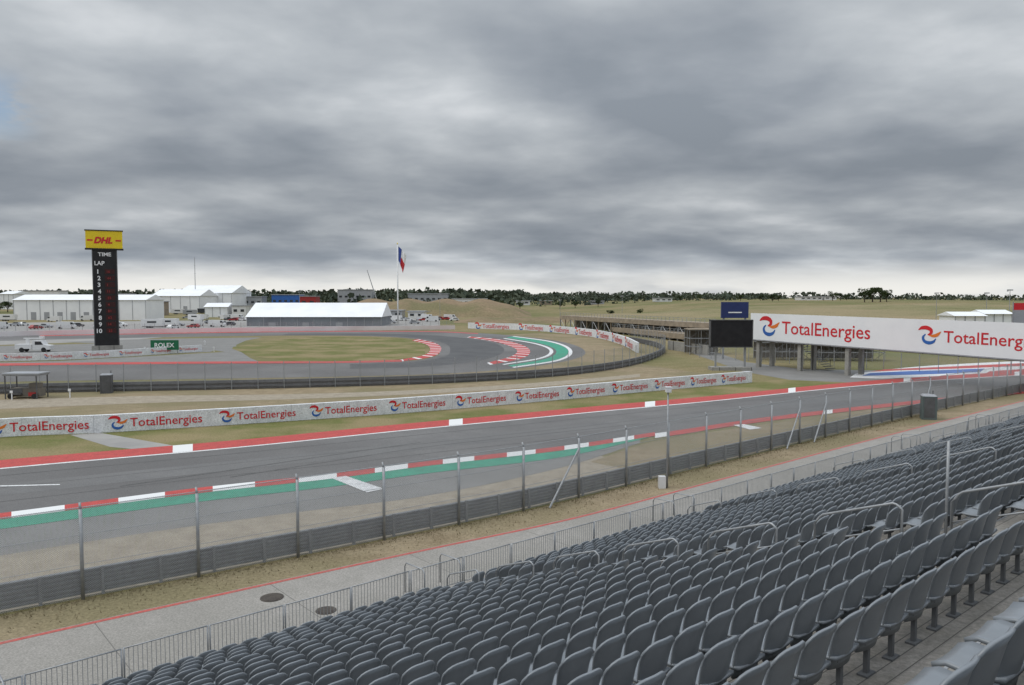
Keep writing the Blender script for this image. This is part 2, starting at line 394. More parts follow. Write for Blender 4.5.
poly('service_path',[(70,435),(100,433),(175,446),(205,446.5),(150,451),(110,447)],.016,M['pave'])
strip('dry_field',[(-250,460),(0,436),(200,426),(400,412),(560,399),(752,381)],[(-250,390),(0,384),(200,381),(400,377),(540,367),(600,358)],.005,M['tan'],100)
strip('dirt_road',[(-250,418),(0,409),(150,403),(300,399),(440,393),(560,385),(640,377)],[(-250,408),(0,400),(150,396),(300,394),(440,389),(560,381),(640,374)],.013,M['gravel'],100)
poly('access_road',[(688,352),(712,351),(745,362),(800,369),(900,371),(900,378),(858,383),(790,380),(745,372)],.012,M['asph2'])
# hairpin
hp_o=[(-200,387),(0,382),(200,379),(350,376.5),(450,373.5),(530,367),(578,358),(584,350),(560,341.5),(516,336),(480,333.2),(430,331),(300,331),(150,333),(0,336),(-200,341)]
hp_i=[(-200,369),(0,366),(200,364),(350,363),(410,361),(436,356),(439,350),(434,343.5),(420,339.8),(400,337.6),(370,336.2),(330,335.6),(280,335.6),(150,337.5),(0,341),(-200,347)]
strip('hairpin_track',hp_o,hp_i,.02,M['asph'],260)
strip('hairpin_wear',mixE(hp_o,hp_i,.55)[3:13],mixE(hp_o,hp_i,.92)[3:13],.026,M['dark'],160)
strip('infield_grass',[(232,349),(262,357.5),(310,361.6),(380,361),(425,356)],[(233,347),(268,341.5),(320,337),(390,338),(425,343)],.021,M['grass'],60)
poly('infield_paving',[(-200,369),(0,365.8),(150,364.4),(262,363),(250,358),(238,350),(236,345),(246,340.5),(262,337.5),(150,339),(60,342),(190,347),(225,352),(60,361),(-200,368)],.018,M['asph2'])
strip('infield_kerb',[(400,361.8),(430,357.3),(441,350.5),(436,343.5),(418,339)],[(400,359.9),(423,355.5),(430,350.5),(426,344.5),(412,340.5)],.034,M['kerb3'],60)
strip('straight_kerb',[(-200,369.2),(0,365.9),(200,363.9),(350,363),(402,361.8)],[(-200,366.6),(0,363.6),(200,361.8),(350,361.2),(402,359.9)],.036,M['red'],60)
strip('back_straight_kerb',[(40,336.2),(150,334.0),(300,332.0),(430,332.0),(478,334.0)],[(40,335.5),(150,333.3),(300,331.3),(430,331.3),(478,333.3)],.034,M['red'],60)
strip('exit_kerb',[(490,365),(522,358.5),(530,350.5),(519,344),(498,339.3),(470,336.6)],[(487,363),(511,356.5),(517,350.5),(506,344.8),(490,340.8),(467,337.5)],.034,M['kerb3'],60)
strip('green_arc',[(512,367),(556,360),(568,350.5),(550,342.3),(512,336.6)],[(508,365.6),(546,358.8),(556,350.5),(540,343.5),(506,337.6)],.030,M['green'],60)
strip('white_arc',[(504,365),(543,358.4),(553,350.5),(538,343.9),(505,338.2)],[(502,364.4),(540,357.8),(549.4,350.5),(535,344.2),(503,338.6)],.036,M['white'],60)
strip('white_edge_arc',[(514,368),(560,360.6),(572,350.5),(553,341.7),(514,336.2)],[(512,367.1),(556.3,360.1),(568.3,350.5),(550.3,342.2),(512,336.55)],.036,M['white'],60)
strip('corner_runoff',[(450,374.5),(540,370),(610,364),(648,357),(656,350),(630,342),(585,336),(540,333)],[(450,373.5),(530,367),(578,358),(584,350),(566,343),(545,339),(520,336.5),(500,335)],.016,M['tan'],80)
strip('painted_zone',[(850,377.5),(880,378.6),(920,377.2),(960,375.6),(1024,372),(1150,366.5)],[(855,374),(880,370.5),(920,366.5),(960,364),(1024,361),(1150,357)],.017,M['white'],60)
strip('painted_blue_zone',[(862,376),(900,375.2),(940,374),(980,372.2)],[(870,373.2),(900,371.6),(940,370.2),(985,368.6)],.023,M['blue'],60)
strip('painted_red_zone',[(870,372),(900,370.6),(960,368.6),(1024,366.0),(1150,361.2)],[(885,369.6),(910,368.4),(960,366.2),(1024,363.3),(1150,359)],.028,M['red'],60)
strip('painted_red_band',[(985,373.9),(1024,371.6),(1150,366.0)],[(990,371.4),(1024,369.2),(1150,363.8)],.029,M['red'],40)
poly('paddock',[(-250,352),(0,345),(120,341),(235,331),(300,327),(440,326),(440,319.5),(250,316),(0,316),(-250,320)],.012,M['pave'])
poly('outfield_road',[(-250,365),(0,360),(210,352),(232,345),(200,341),(0,346),(-250,352)],.015,M['asph2'])
def bank(name,x0,x1,D,dep,h,m,seed=0):
    nx,ny=40,10; v=[];f=[]
    for i in range(nx+1):
        for j in range(ny+1):
            xx=x0+(x1-x0)*i/nx; yy=D+dep*j/ny; px,_=at(xx,D)
            e=min(1,min(i,nx-i)/8); e=e*e*(3-2*e)
            hh=h*e*abs(math.sin(math.pi*j/ny))**.7*(1+.12*math.sin(i*.9+seed))
            v.append((px,yy,terr(px,yy)-.3+hh))
    for i in range(nx):
        for j in range(ny):
            a=i*(ny+1)+j; f.append((a,a+ny+1,a+ny+2,a+1))
    me=bpy.data.meshes.new(name); me.from_pydata(v,[],f); me.polygons.foreach_set('use_smooth',[True]*len(f)); me.update()
    ob(name,me,m,kind='structure')
bank('earth_bank',300,540,430,120,9,M['dirt'])
bank('earth_bank',440,640,330,60,2.2,M['dirt'],1)
bank('grass_bank',520,1250,300,150,3.2,M['hill'],2)
bank('grass_hill',900,1500,200,120,2.4,M['hill'],4)

# =================== BARRIERS ===================
prof=[]
for k in range(3):
    z0=.06+k*.33
    prof+=[(0,z0),(.07,z0+.04),(.07,z0+.10),(0,z0+.135),(0,z0+.175),(.07,z0+.21),(.07,z0+.27),(0,z0+.31)]
e=ob('guard_rail',None,label="long corrugated grey steel crash barrier beside gravel",cat="crash barrier")
me=extr(fence,prof,0,fence.L-1,1,-.35); ob('rail',me,M['armco'],parent=e)
for i in range(int((fence.L-10)/2)):
    q=1+i*2
    if i>72: break
    p=fence.off(q,-.22); t=fence.tan(q); b=MB().box((p[0],p[1],.53),(.1,.12,1.06),math.atan2(t[1],t[0])); ob('post',b,M['armco'],parent=e)
FH=3.45
ef=ob('chain_link_fence',None,label="tall chain link safety fence on grey steel posts",cat="fence")
me=extr(fence,[(0,.05),(0,FH-.25),(.0,FH-.02)],0,fence.L-1,1); ob('wire_mesh',me,M['link'],parent=ef)
def curve_t(cur,t0): 
    tt=cur.P[:,0]*cA+cur.P[:,1]*sA; return np.interp(t0,tt,cur.S)
t0=6.2-16
k=0
while t0<130:
    q=curve_t(fence,t0); p=fence.off(q,.06); t=fence.tan(q); nrm=(t[1],-t[0])
    b=MB().tube([(p[0],p[1],0),(p[0],p[1],FH-.1)],.066,8)
    b.tube([(p[0],p[1],FH-.12),(p[0]-nrm[0]*.12,p[1]-nrm[1]*.12,FH+.12)],.045,6)
    smooth(ob('post',b,M['steel'],parent=ef)); 
    if k in(10,16,17,22):
        p2=fence.p(q-2.6)+np.array(nrm)*.5
        b=MB().tube([(p[0]+.05,p[1],FH-.6),(p2[0],p2[1],.02)],.055,6); ob('brace',b,M['steel'],parent=ef)
    t0+=4; k+=1
for z,r in((FH-.05,.016),(2.4,.011),(1.3,.011)):
    path=[(*fence.off(q,.01),z) for q in np.linspace(0,fence.L-1,70)]
    ob('tension_wire',MB().tube(path,r,4),M['steel'],parent=ef)
f2=Curve([g(*p) for p in [(-220,402),(0,394),(60,392.5),(200,390),(330,387),(450,383),(560,376),(620,368),(652,359.5),(664,352),(655,346.5),(630,341)]],.7)
e=ob('guard_rail',None,label="dark weathered crash barrier round the bend",cat="crash barrier")
ob('rail',extr(f2,[(0,.05),(.1,.3),(0,.55),(.1,.8),(0,1.1),(-.35,1.1),(-.35,.05)],0,f2.L,1.2),M['dkarm'],parent=e)
e=ob('chain_link_fence',None,label="wire safety fence behind dark barrier round bend",cat="fence")
ob('wire_mesh',extr(f2,[(0.2,.05),(0.2,3.2)],0,f2.L,1.2),M['link2'],parent=e)
n2=min(95,int(f2.L/3.0))
for i in range(n2):
    q=f2.L*i/n2; p=f2.off(q,.25); ob('post',MB().tube([(p[0],p[1],0),(p[0],p[1],3.3)],.05,5),M['steel'],parent=e)
# banner wall
WH=1.45
wall=Curve([g(*p) for p in wallpx],.5)
e=ob('advertising_barrier',None,label="long white banner covered barrier with red lettering",cat="barrier")
ob('panel',extr(wall,[(0,.02),(.01,WH),(-.45,WH),(-.45,.02)],0,wall.L,1.0,closed=True),M['wall'],parent=e)
wpx=[-150,-20,105,217,308,388,455,515,567,612,655,691,722,751]
for i in range(len(wpx)-1):
    s0,s1=wall.spx(wpx[i]),wall.spx(wpx[i+1])
    ln=(s1-s0)*.84; brand(e,lambda x,z:(*wall.off(x,.03),z),s0,ln,WH*.52,min(1.5,max(1.0,6.4/ln)))
w2=Curve([g(*p) for p in [(468,328.5),(520,330),(560,333),(595,337.5),(622,345),(637,353)]],.7)
e=ob('advertising_barrier',None,label="curved white banner barrier round the far bend",cat="barrier")
ob('panel',extr(w2,[(0,.02),(.01,2.1),(-.4,2.1),(-.4,.02)],0,w2.L,1.5,closed=True),M['wall'],parent=e)
for i in range(7):
    brand(e,lambda x,z:(*w2.off(x,.05),z),3+i*(w2.L-6)/7,(w2.L)/9.5,1.05)
w3=Curve([g(*p) for p in [(-150,367),(0,361.5),(60,360),(120,357),(202,351.5)]],.7)
e=ob('advertising_barrier',None,label="low white banner barrier beside service road",cat="barrier")
ob('panel',extr(w3,[(0,.02),(.01,1.35),(-.4,1.35),(-.4,.02)],0,w3.L,1.5,closed=True),M['wall'],parent=e)
for i in range(9):
    brand(e,lambda x,z:(*w3.off(x,.05),z),2+i*w3.L/9.2,w3.L/13,.7)
w4=Curve([g(*p) for p in [(-150,341),(60,335),(200,332.5),(330,330.8),(455,329.5)]],.9)
e=ob('advertising_barrier',None,label="pale pink and white banner barrier by paddock",cat="barrier")
ob('panel',extr(w4,[(0,.02),(.01,1.4),(-.4,1.4),(-.4,.02)],0,w4.L,2,closed=True),mat('pinkish_banner',(.74,.71,.71),(.66,.56,.56),.08,.6),parent=e)
e=ob('chain_link_fence',None,label="wire fence behind paddock banner barrier",cat="fence")
ob('wire_mesh',extr(w4,[(-.8,.05),(-.8,3)],0,w4.L,2),M['link2'],parent=e)
for i in range(60):
    p=w4.off(w4.L*i/60,-.8); ob('post',MB().box((p[0],p[1],1.5),(.09,.09,3.1)),M['steel'],parent=e)

# =================== GRANDSTAND ===================
PW=.92
rows=[(22.4-PW*k) for k in range(21)]
ztop=lambda p:.9+.37*(22.5-p)
tread=lambda p:ztop(p)-.92
up=[(1.95,7.95),(1.05,8.27),(.15,8.6)]
pr=[(22.93,0.0)]
for p in rows: pr+=[(p+.52,max(.02,tread(p))),(p-.40,max(.02,tread(p)))]
AZ=tread(rows[-1])+.02
pr+=[(rows[-1]-.42,AZ),(2.44,AZ)]
for p,z in up: pr+=[(p+.48,z),(p-.42,z)]
pr+=[(-.28,8.9),(-1,8.9),(-1,9.3),(-4,9.3),(-4,0)]
tA,tB=-9,118
e=ob('grandstand',None,label="stepped aluminium grandstand with rows of grey seats",cat="grandstand")
mb=MB()
for i,(p,z) in enumerate(pr):
    for t in(tA,tB): mb.v.append((*T(t,p),z))
for i in range(len(pr)-1):
    horiz=abs(pr[i][1]-pr[i+1][1])<1e-6
    mb.cm=0 if horiz else 1
    mb.face(2*i,2*i+1,2*i+3,2*i+2)
ob('deck',mb,[M['deck'],M['riser']],parent=e)
aisles=[2,16,30,44,58,72,86,100]
for ta in aisles:
    mb=MB()
    for p in rows:
        c=T(ta,p-.20); mb.box((c[0],c[1],tread(p)+.085),(1.25,.36,.17),A)
    ob('stair',mb,M['deck'],parent=e)
mb=MB()
for p in rows+[1.95,1.05]:
    z=tread(p) if p>3 else dict(up)[p]
    c=T((tA+tB)/2,p+(.53 if p>3 else .49)); mb.box((c[0],c[1],z-.02),(tB-tA,.03,.05),A)
ob('nosing',mb,M['steel'],parent=e)
def back_fn(u,v):
    x=.278*u*(1-.12*(1-v)**2)
    cz=.32+.63*v
    if v>.5: cz-= .12*abs(u)**3.2*((v-.5)/.5)
    y=-.16-.12*v-.03*v*v+.095*u*u*(.6+.4*v)
    if v>.9: y-=.016
    return(x,y,cz)
def pan_fn(u,v):
    y=-.20+.47*v
    z=.44+.026*u*u-.022*math.sin(math.pi*v)
    if v>.8: z-=.055*((v-.8)/.2)**2
    x=.262*u*(1-.05*v)
    return(x,y,z)
def leg_mb():
    b=MB(); b.box((0,-.12,.20),(.06,.05,.40)); b.box((0,-.12,.012),(.2,.12,.024)); b.box((0,-.02,.40),(.30,.30,.03)); return b
seat_root=ob('stadium_seat',None,label="grey plastic stadium seat with curved backrest",cat="seat",group="grandstand seats")
o1=smooth(ob('backrest',MB().shell(back_fn,10,7,.028),M['seat'],parent=seat_root))
o2=smooth(ob('seat_pan',MB().shell(pan_fn,6,5,.036),M['seat'],parent=seat_root))
o3=ob('leg',leg_mb(),M['seat2'],parent=seat_root)
lo=MB().shell(back_fn,6,5,.028).shell(pan_fn,4,3,.036); lo.cm=1; lo.box((0,-.12,.20),(.06,.05,.40)); lo.box((0,0,.40),(.30,.30,.03))
pos=[]
for p in rows+[a for a,_ in up]:
    z=max(.02,tread(p)) if p>3 else dict(up)[p]
    tmax=3.5*max(p,1)+9; t=3.0+R.uniform(0,.56)
    while t<min(tmax,112):
        if not any(abs(t-a)<.95 for a in aisles) or p<3:
            x,y=T(t,p-.02); pos.append((x,y,z))
        t+=.615
def vis(q):
    x,y,z=q
    if y<.5: return False
    dz=z+.6-H; dep=y*cT-dz*sT
    if dep<.6: return False
    sx=512+F*x/dep; sy=342.5-F*(y*sT+dz*cT)/dep
    return -15<sx<1035 and sy<715
vs=[q for q in pos if vis(q)]; hid=[q for q in pos if not vis(q)]
vs.sort(key=lambda q:math.dist(q,(0,0,H)))
ind=vs[:298]; rest=vs[298:]+hid
seat_root.location=ind[0]; seat_root.rotation_euler=(0,0,A)
for q in ind[1:]: dup(seat_root,q,A+R.uniform(-.02,.02))
base=np.array(lo.v); nb=len(base); co,si=cA,sA
rot=np.stack([base[:,0]*co-base[:,1]*si,base[:,0]*si+base[:,1]*co,base[:,2]],1)
allv=(rot[None]+np.array(rest)[:,None,:]).reshape(-1,3)
quads=np.array(lo.f); allf=(quads[None]+(np.arange(len(rest))*nb)[:,None,None]).reshape(-1,4)
me=bpy.data.meshes.new('stadium_seats'); me.from_pydata(allv.tolist(),[],allf.tolist())
mi=np.tile(np.array(lo.m),len(rest)); me.materials.append(M['seat']); me.materials.append(M['seat2'])
me.polygons.foreach_set('material_index',mi.astype(np.int32)); me.polygons.foreach_set('use_smooth',(mi==0)); me.update()
ob('stadium_seats',me,kind='stuff',label="rows of grey plastic stadium seats on grandstand",cat="seats")
def arc_path(t,p1,z1,p2,z2,h=.98,c=.16):
    P=[(*T(t,p1),z1)]
    za,zb=z1+h,z2+h
    def L(k): return (p1+(p2-p1)*k, za+(zb-za)*k)
    P.append((*T(t,p1),za-c))
    for k in(.3,.6,1): 
        pp,zz=L(.1*k); P.append((*T(t,pp),zz-c*(1-k)**1.5))
    pp,zz=L(.9); P.append((*T(t,pp),zz))
    for k in(.35,.7,1):
        pp,zz=L(.9+.1*k); P.append((*T(t,pp),zz-c*k**1.5))
    P.append((*T(t,p2),z2)); return P
for ta in aisles[:7]:
    for i in range(0,19,3):
        p1,p2=rows[i]-.1,rows[i+2]-.1
        if 3.5*p1+12<ta: continue
        h=ob('handrail',None,label="grey steel hoop handrail in grandstand aisle",cat="handrail",group="aisle handrails")
        smooth(ob('top_rail',MB().tube(arc_path(ta,p1,tread(p1+.1),p2,tread(p2+.1),1.1),.026,8),M['steel'],parent=h))
        a=arc_path(ta,p1,tread(p1+.1),p2,tread(p2+.1),.55,.001)
        smooth(ob('mid_rail',MB().tube([a[1],a[-2]],.018,6),M['steel'],parent=h))
pw=2.4
fr=ob('railing_panel',None,label="grey steel railing panel with vertical bars",cat="railing",group="railing panels along grandstand front")
b=MB()
for x in(0.02,pw-.05): b.tube([(x,0,0),(x,0,1.12)],.025,8)
b.tube([(0.02,0,1.1),(pw-.05,0,1.1)],.022,8); b.tube([(0.02,0,.16),(pw-.05,0,.16)],.016,6)
smooth(ob('frame',b,M['steel'],parent=fr))
b=MB()
for i in range(1,19): b.box((.02+i*(pw-.07)/19,0,.63),(.014,.014,.94))
ob('infill_bars',b,M['steel'],parent=fr)
t=-4; first=True
while t<96:
    l=(*T(t,23.45),.015)
    if first: fr.location=l; fr.rotation_euler=(0,0,A); first=False
    else:
        dup(fr,l,A+R.uniform(-.012,.012))
        if any(a-1.0<t+1.2<a+1.0 for a in aisles):
            hh=ob('gate_rail',None,label="paired steel hoop rails at grandstand gate",cat="handrail",group="gate rails")
            for d in(.3,1.9):
                pts=[(*T(t+d,24.3),0),(*T(t+d,24.3),1.0),(*T(t+d,24.2),1.15),(*T(t+d,23.1),1.2),(*T(t+d,23.0),1.05),(*T(t+d,23.0),0)]
                smooth(ob('hoop',MB().tube(pts,.025,8),M['steel'],parent=hh))
    t+=pw
x,y=T(17.0,6.2); e=ob('steel_post',None,label="tall thin grey steel post beside aisle",cat="post",loc=(x,y,tread(6.3)-.1))
smooth(ob('pole',MB().tube([(0,0,0),(0,0,2.2)],.03,8),M['steel'],parent=e)); ob('base_plate',MB().box((0,0,.11),(.2,.2,.024)),M['steel'],parent=e)
for (x,y),r in (((272,598),.42),((326,611),.36)):
    c=g(x,y); b=MB().tube([(0,0,0),(0,0,.02)],r,28); b.tube([(0,0,.015),(0,0,.026)],r*.82,28)
    ob('manhole_cover',b,M['iron'],label="round rusty iron manhole cover in walkway",cat="manhole cover",group="manhole covers",loc=(c[0],c[1],.012))
c=g(667,488); e=ob('camera_pole',None,label="slim grey pole with small box on top",cat="pole",loc=(c[0],c[1],0))
smooth(ob('pole',MB().tube([(0,0,0),(0,0,5.6)],.06,8,r2=.045),M['steel'],parent=e)); ob('camera_box',MB().box((0,-.05,5.7),(.28,.42,.24)).box((0,0,5.86),(.34,.48,.04)),M['cwhite'],parent=e)
ob('cabinet',MB().box((-.3,0,.35),(.4,.35,.7)),M['cwhite'],parent=e)

def cabin(px,py,m,label,w=1.15,h=2.25):
    c=g(px,py); e=ob('portable_toilet',None,label=label,cat="portable toilet",loc=(c[0],c[1],.02),rz=-c[0]/c[1]*.6)
    b=MB().box((0,0,.08),(w+.05,w+.05,.16)).box((0,0,1.1),(w,w,2.0)); 
    for s in(-1,1): b.box((s*w/2,-w/2,1.05),(.08,.08,2.1))
    ob('body',b,m,parent=e)
    ob('roof',MB().box((0,0,2.16),(w+.06,w+.06,.14),0,.8),M['csil'],parent=e)
    ob('door',MB().box((0,-w/2-.025,1.08),(w*.74,.03,1.8)),M['dkarm'],parent=e)
    ob('vent_pipe',MB().tube([(w*.35,w*.35,2.1),(w*.35,w*.35,2.55)],.05,6),M['dkarm'],parent=e)
cabin(928,419,M['ggrey'],"grey green portable toilet with pale roof")
cabin(107,393,M['dkarm'],"dark grey portable toilet on dry grass")

# =================== timing pylon ===================
D=160; c=at(106.5,D); zt=zat(231,D); zb=zat(249,D); W=20.5/F*D*1.05; HW=31/F*D*1.05
e=ob('timing_pylon',None,label="tall black timing pylon with yellow header board",cat="scoreboard tower",loc=(c[0],c[1],0),rz=.47)
fn=lambda x,z:(x,-.75,z)
ob('column',MB().box((0,0,zb/2+.6),(W,1.3,zb-1.2)),M['black'],parent=e)
ob('base',MB().box((0,0,.6),(W+1.2,2.4,1.2)),M['cblock'],parent=e)
ob('header_board',MB().box((0,0,(zt+zb)/2),(HW,1.6,zt-zb)),M['yellow'],parent=e)
ob('header_sill',MB().box((0,0,zb-.06),(HW+.3,1.8,.3)),M['black'],parent=e)
ob('header_cap',MB().box((0,0,zt+.05),(HW+.3,1.8,.2)),M['black'],parent=e)
sign(e,"DHL",lambda x,z:(x,-.85,z),-1.85,zt-1.9,1.2,M['lred'],3.3,.05,.3)
for k in(0,1): ob('header_stripe',MB().box(((-1 if k else 1)*2.55,-.83,zt-1.95),(1.0,.03,.3)),M['lred'],parent=e)
sign(e,"TIME",fn,-1.2,zb-1.1,.75,M['lwhite'],2.4)
sign(e,"LAP",fn,-1.85,zb-2.9,.85,M['lwhite'],1.8)
for i in range(10):
    z=zb-4.6-i*1.34
    sign(e,str(i+1),fn,-1.5+(.1 if i<9 else -.3),z,.85,M['lwhite'],None,.03)
    ob('display_window',MB().box((.85,-.67,z),(1.8,.06,1.0)),M['led'],parent=e)
    sign(e,str([16,44,1,11,55,4,81,63,14,22][i]),lambda x,zz:(x,-.72,zz),.35,z,.5,M['cred'],None,.0)
for s in(-1,1): ob('rib',MB().box((s*W/2,-.65,zb/2+.6),(.18,.2,zb-1.2)),M['dkarm'],parent=e)

# =================== footbridge with banner ===================
P0=np.array(at(751,124)); P1=np.array(at(1024,90)); dirb=(P1-P0)/np.linalg.norm(P1-P0); Lb=np.linalg.norm(P1-P0)
nb_=np.array([dirb[1],-dirb[0]]); 
if nb_[1]>0: nb_=-nb_
zA0,zA1=zat(339,124),zat(313,124); zB0,zB1=zat(359.5,90),zat(323,90)
LB=Lb*1.45
def bp(s,o,z): 
    q=P0+dirb*s+nb_*o; return(q[0],q[1],z)
def zb0(s): return zA0+(zB0-zA0)*s/Lb
def zb1(s): return zA1+(zB1-zA1)*s/Lb
e=ob('footbridge',None,label="long footbridge wrapped in white banner over track",cat="footbridge")
def bpanel(s0,s1,o0,o1,f0,f1):
    b=MB(); 
    for s in(s0,s1):
        for o,z in((o0,f0(s)),(o1,f0(s)),(o1,f1(s)),(o0,f1(s))): b.v.append(bp(s,o,z))
    for q in((0,1,2,3),(7,6,5,4),(0,4,5,1),(1,5,6,2),(2,6,7,3),(3,7,4,0)): b.face(*q)
    return b
ob('banner',bpanel(0,LB,.0,.08,zb0,zb1),M['tent'],parent=e)
ob('deck',bpanel(.3,LB,-4.2,-.05,lambda s:zb0(s)-.25,lambda s:zb0(s)+.5),M['cblock'],parent=e)
ob('rear_parapet',bpanel(.3,LB,-4.3,-4.22,zb0,lambda s:zb1(s)-.3),M['csil'],parent=e)
ob('banner_trim',bpanel(0,LB,-.05,.12,lambda s:zb0(s)-.14,lambda s:zb0(s)-.02),M['csil'],parent=e)
def spxb(px):
    k=(px-512)/F
    return (k*P0[1]-P0[0])/(dirb[0]-k*dirb[1])
for a,b_ in((760,871),(919,1045)):
    s0,s1=spxb(a),spxb(b_)
    zc=(zb0(s0)+zb1(s0))/2
    brand(e,lambda x,z:bp(x,.11,z+(zb0(x)-zb0(s0))),s0,(s1-s0),zc+.05)
for s in(1.2,9,17):
    for o in(-.6,-3.7):
        q=bp(s,o,0); ob('column',MB().box((q[0],q[1],zb0(s)/2-.15),(.6,.6,zb0(s)-.3),math.atan2(dirb[1],dirb[0])),M['cblock'],parent=e)
for s in(Lb+4,):
    for o in(-.6,-3.7):
        q=bp(s,o,0); ob('column',MB().box((q[0],q[1],zb0(s)/2-.15),(.8,.8,zb0(s)-.3)),M['cblock'],parent=e)
mb=MB()
for i in range(14):
    q=bp(5+i*.45,-5.2,0); mb.box((q[0],q[1],zb0(0)-.2-i*.3),(.5,1.8,.08),math.atan2(dirb[1],dirb[0]))
    if i%3==0: mb.box((q[0],q[1]-.9,zb0(0)+.3-i*.3),(.06,.06,1.1))
ob('stair',mb,M['dkarm'],parent=e)
def scaffold(px,D,nx,ny,nz,cell,label):
    x,y=at(px,D); e=ob('scaffold_tower',None,label=label,cat="scaffolding",group="scaffold towers",loc=(x,y,0))
    for i in range(nx+1):
        for j in range(ny+1): ob('post',MB().tube([(i*cell,j*cell,0),(i*cell,j*cell,nz*1.6)],.05,4),M['steel'],parent=e)
    b=MB()
    for k in range(1,nz+1):
        for j in range(ny+1): b.tube([(0,j*cell,k*1.6-.1),(nx*cell,j*cell,k*1.6-.1)],.045,4)
        for i in range(nx+1): b.tube([(i*cell,0,k*1.6-.1),(i*cell,ny*cell,k*1.6-.1)],.045,4)
    ob('ledger_frame',b,M['steel'],parent=e)
    for i in range(nx):
        for k in range(nz):
            s=(i+k)%2; ob('brace',MB().tube([((i+s)*cell,0,k*1.6),((i+1-s)*cell,0,(k+1)*1.6)],.04,4),M['dkarm'],parent=e)
    ob('platform',MB().box((nx*cell/2,ny*cell/2,nz*1.6+.05),(nx*cell+.3,ny*cell+.3,.12)),M['brown'],parent=e)
    ob('netting',MB().box((nx*cell/2,ny*cell+.06,nz*.8),(nx*cell,.05,nz*1.6-.3)),M['net'],parent=e)
scaffold(762,136,4,2,3,2.2,"steel scaffold tower with timber platform beneath footbridge")
scaffold(822,134,5,2,2,2.2,"low scaffold tower with dark netting behind footbridge")
scaffold(690,150,3,2,3,2.2,"scaffold tower beside the video screen")
bf=Curve([at(700,142),at(800,128),at(880,119),at(960,112),at(1060,106)],1)
e=ob('mesh_fence',None,label="wire mesh fence on steel posts behind footbridge",cat="fence")
ob('wire_mesh',extr(bf,[(0,.05),(0,2.6)],0,bf.L,2),M['link2'],parent=e)
for i in range(int(bf.L/2.5)):
    p=bf.off(i*2.5,.08); ob('post',MB().tube([(p[0],p[1],0),(p[0],p[1],2.7)],.05,5),M['steel'],parent=e)
D=118; xa,xb=at(710,D)[0],at(752,D)[0]; z0,z1=zat(347,D),zat(320,D)
e=ob('video_screen',None,label="large black video screen on steel legs",cat="screen",loc=((xa+xb)/2,D,0))
w=xb-xa
ob('display',MB().box((0,0,(z0+z1)/2),(w,.7,z1-z0)),M['black'],parent=e)
b=MB(); 
for s in(-1,1): b.box((s*w/2,-.1,(z0+z1)/2),(.14,.8,z1-z0+.1))
b.box((0,-.1,z1),(w+.14,.8,.12)).box((0,-.1,z0),(w+.14,.8,.12)); ob('frame',b,M['dkarm'],parent=e)
for s in(-.35,.35):
    ob('leg',MB().box((s*w,0.1,z0/2),(.25,.25,z0)),M['steel'],parent=e)
ob('base',MB().box((0,.2,.25),(w*.95,2.4,.5)),M['cblock'],parent=e)
D=140; xa,xb=at(721,D)[0],at(748,D)[0]; z0,z1=zat(318,D),zat(302,D); w=xb-xa
e=ob('sign_board',None,label="dark blue sign board raised on steel posts",cat="sign",loc=((xa+xb)/2,D,0))
ob('board',MB().box((0,0,(z0+z1)/2),(w,.5,z1-z0)),mat('navy_board',(.02,.035,.13),(.02,.03,.11),1,.5),parent=e)
ob('stripe',MB().box((0,-.27,z0+1.0),(w*.5,.03,.2)),M['lwhite'],parent=e)
for s in(-.4,.4): ob('leg',MB().box((s*w,.1,z0/2),(.3,.3,z0)),M['steel'],parent=e)

def platform(xa,xb,Da,Db,ztop_y,n,label):
    a=np.array(at(xa,Da)); b=np.array(at(xb,Db)); d=b-a; L=np.linalg.norm(d); d/=L; rz=math.atan2(d[1],d[0])
    zt=zat(ztop_y,(Da+Db)/2)
    e=ob('viewing_platform',None,label=label,cat="grandstand",loc=(a[0],a[1],0),rz=rz)
    ob('deck',MB().box((L/2,3,zt-1.3),(L,6,.35)),M['brown'],parent=e)
    ob('fascia',MB().box((L/2,-.06,zt-1.9),(L,.08,1.1)),M['brown'],parent=e)
    for i in range(n+1):
        for y in(.2,5.8): ob('leg',MB().box((L*i/n,y,(zt-1.5)/2),(.3,.3,zt-1.5)),M['brown'] if i%2 else M['steel'],parent=e)
    for i in range(n):
        x0,x1=L*i/n,L*(i+1)/n
        ob('brace',MB().tube([(x0,.1,.2 if i%2 else zt-2),(x1,.1,zt-2 if i%2 else .2)],.08,4),M['steel'],parent=e)
    b=MB().box((L/2,0,zt-.05),(L,.08,.08)).box((L/2,0,zt-.55),(L,.05,.05))
    for i in range(int(L/2)): b.box((i*2+.5,0,zt-.6),(.08,.08,1.1))
    ob('railing',b,M['steel'],parent=e)
    ob('back_wall',MB().box((L/2,6.2,zt/2-.8),(L,.15,zt-2.2)),M['net'],parent=e)
platform(560,716,275,190,315,22,"long brown raised viewing platform on scaffold legs")
platform(612,712,240,180,327,14,"lower timber platform with steel railing")
a=np.array(at(668,165));b=np.array(at(708,148)); 
e=ob('retaining_wall',None,label="pale concrete panel wall below viewing platform",cat="wall")
cw=Curve([tuple(a),tuple((a+b)/2),tuple(b)],1)
ob('panel',extr(cw,[(0,0),(0,1.9),(-.3,1.9),(-.3,0)],0,cw.L,2.4,closed=True),M['cblock'],parent=e)

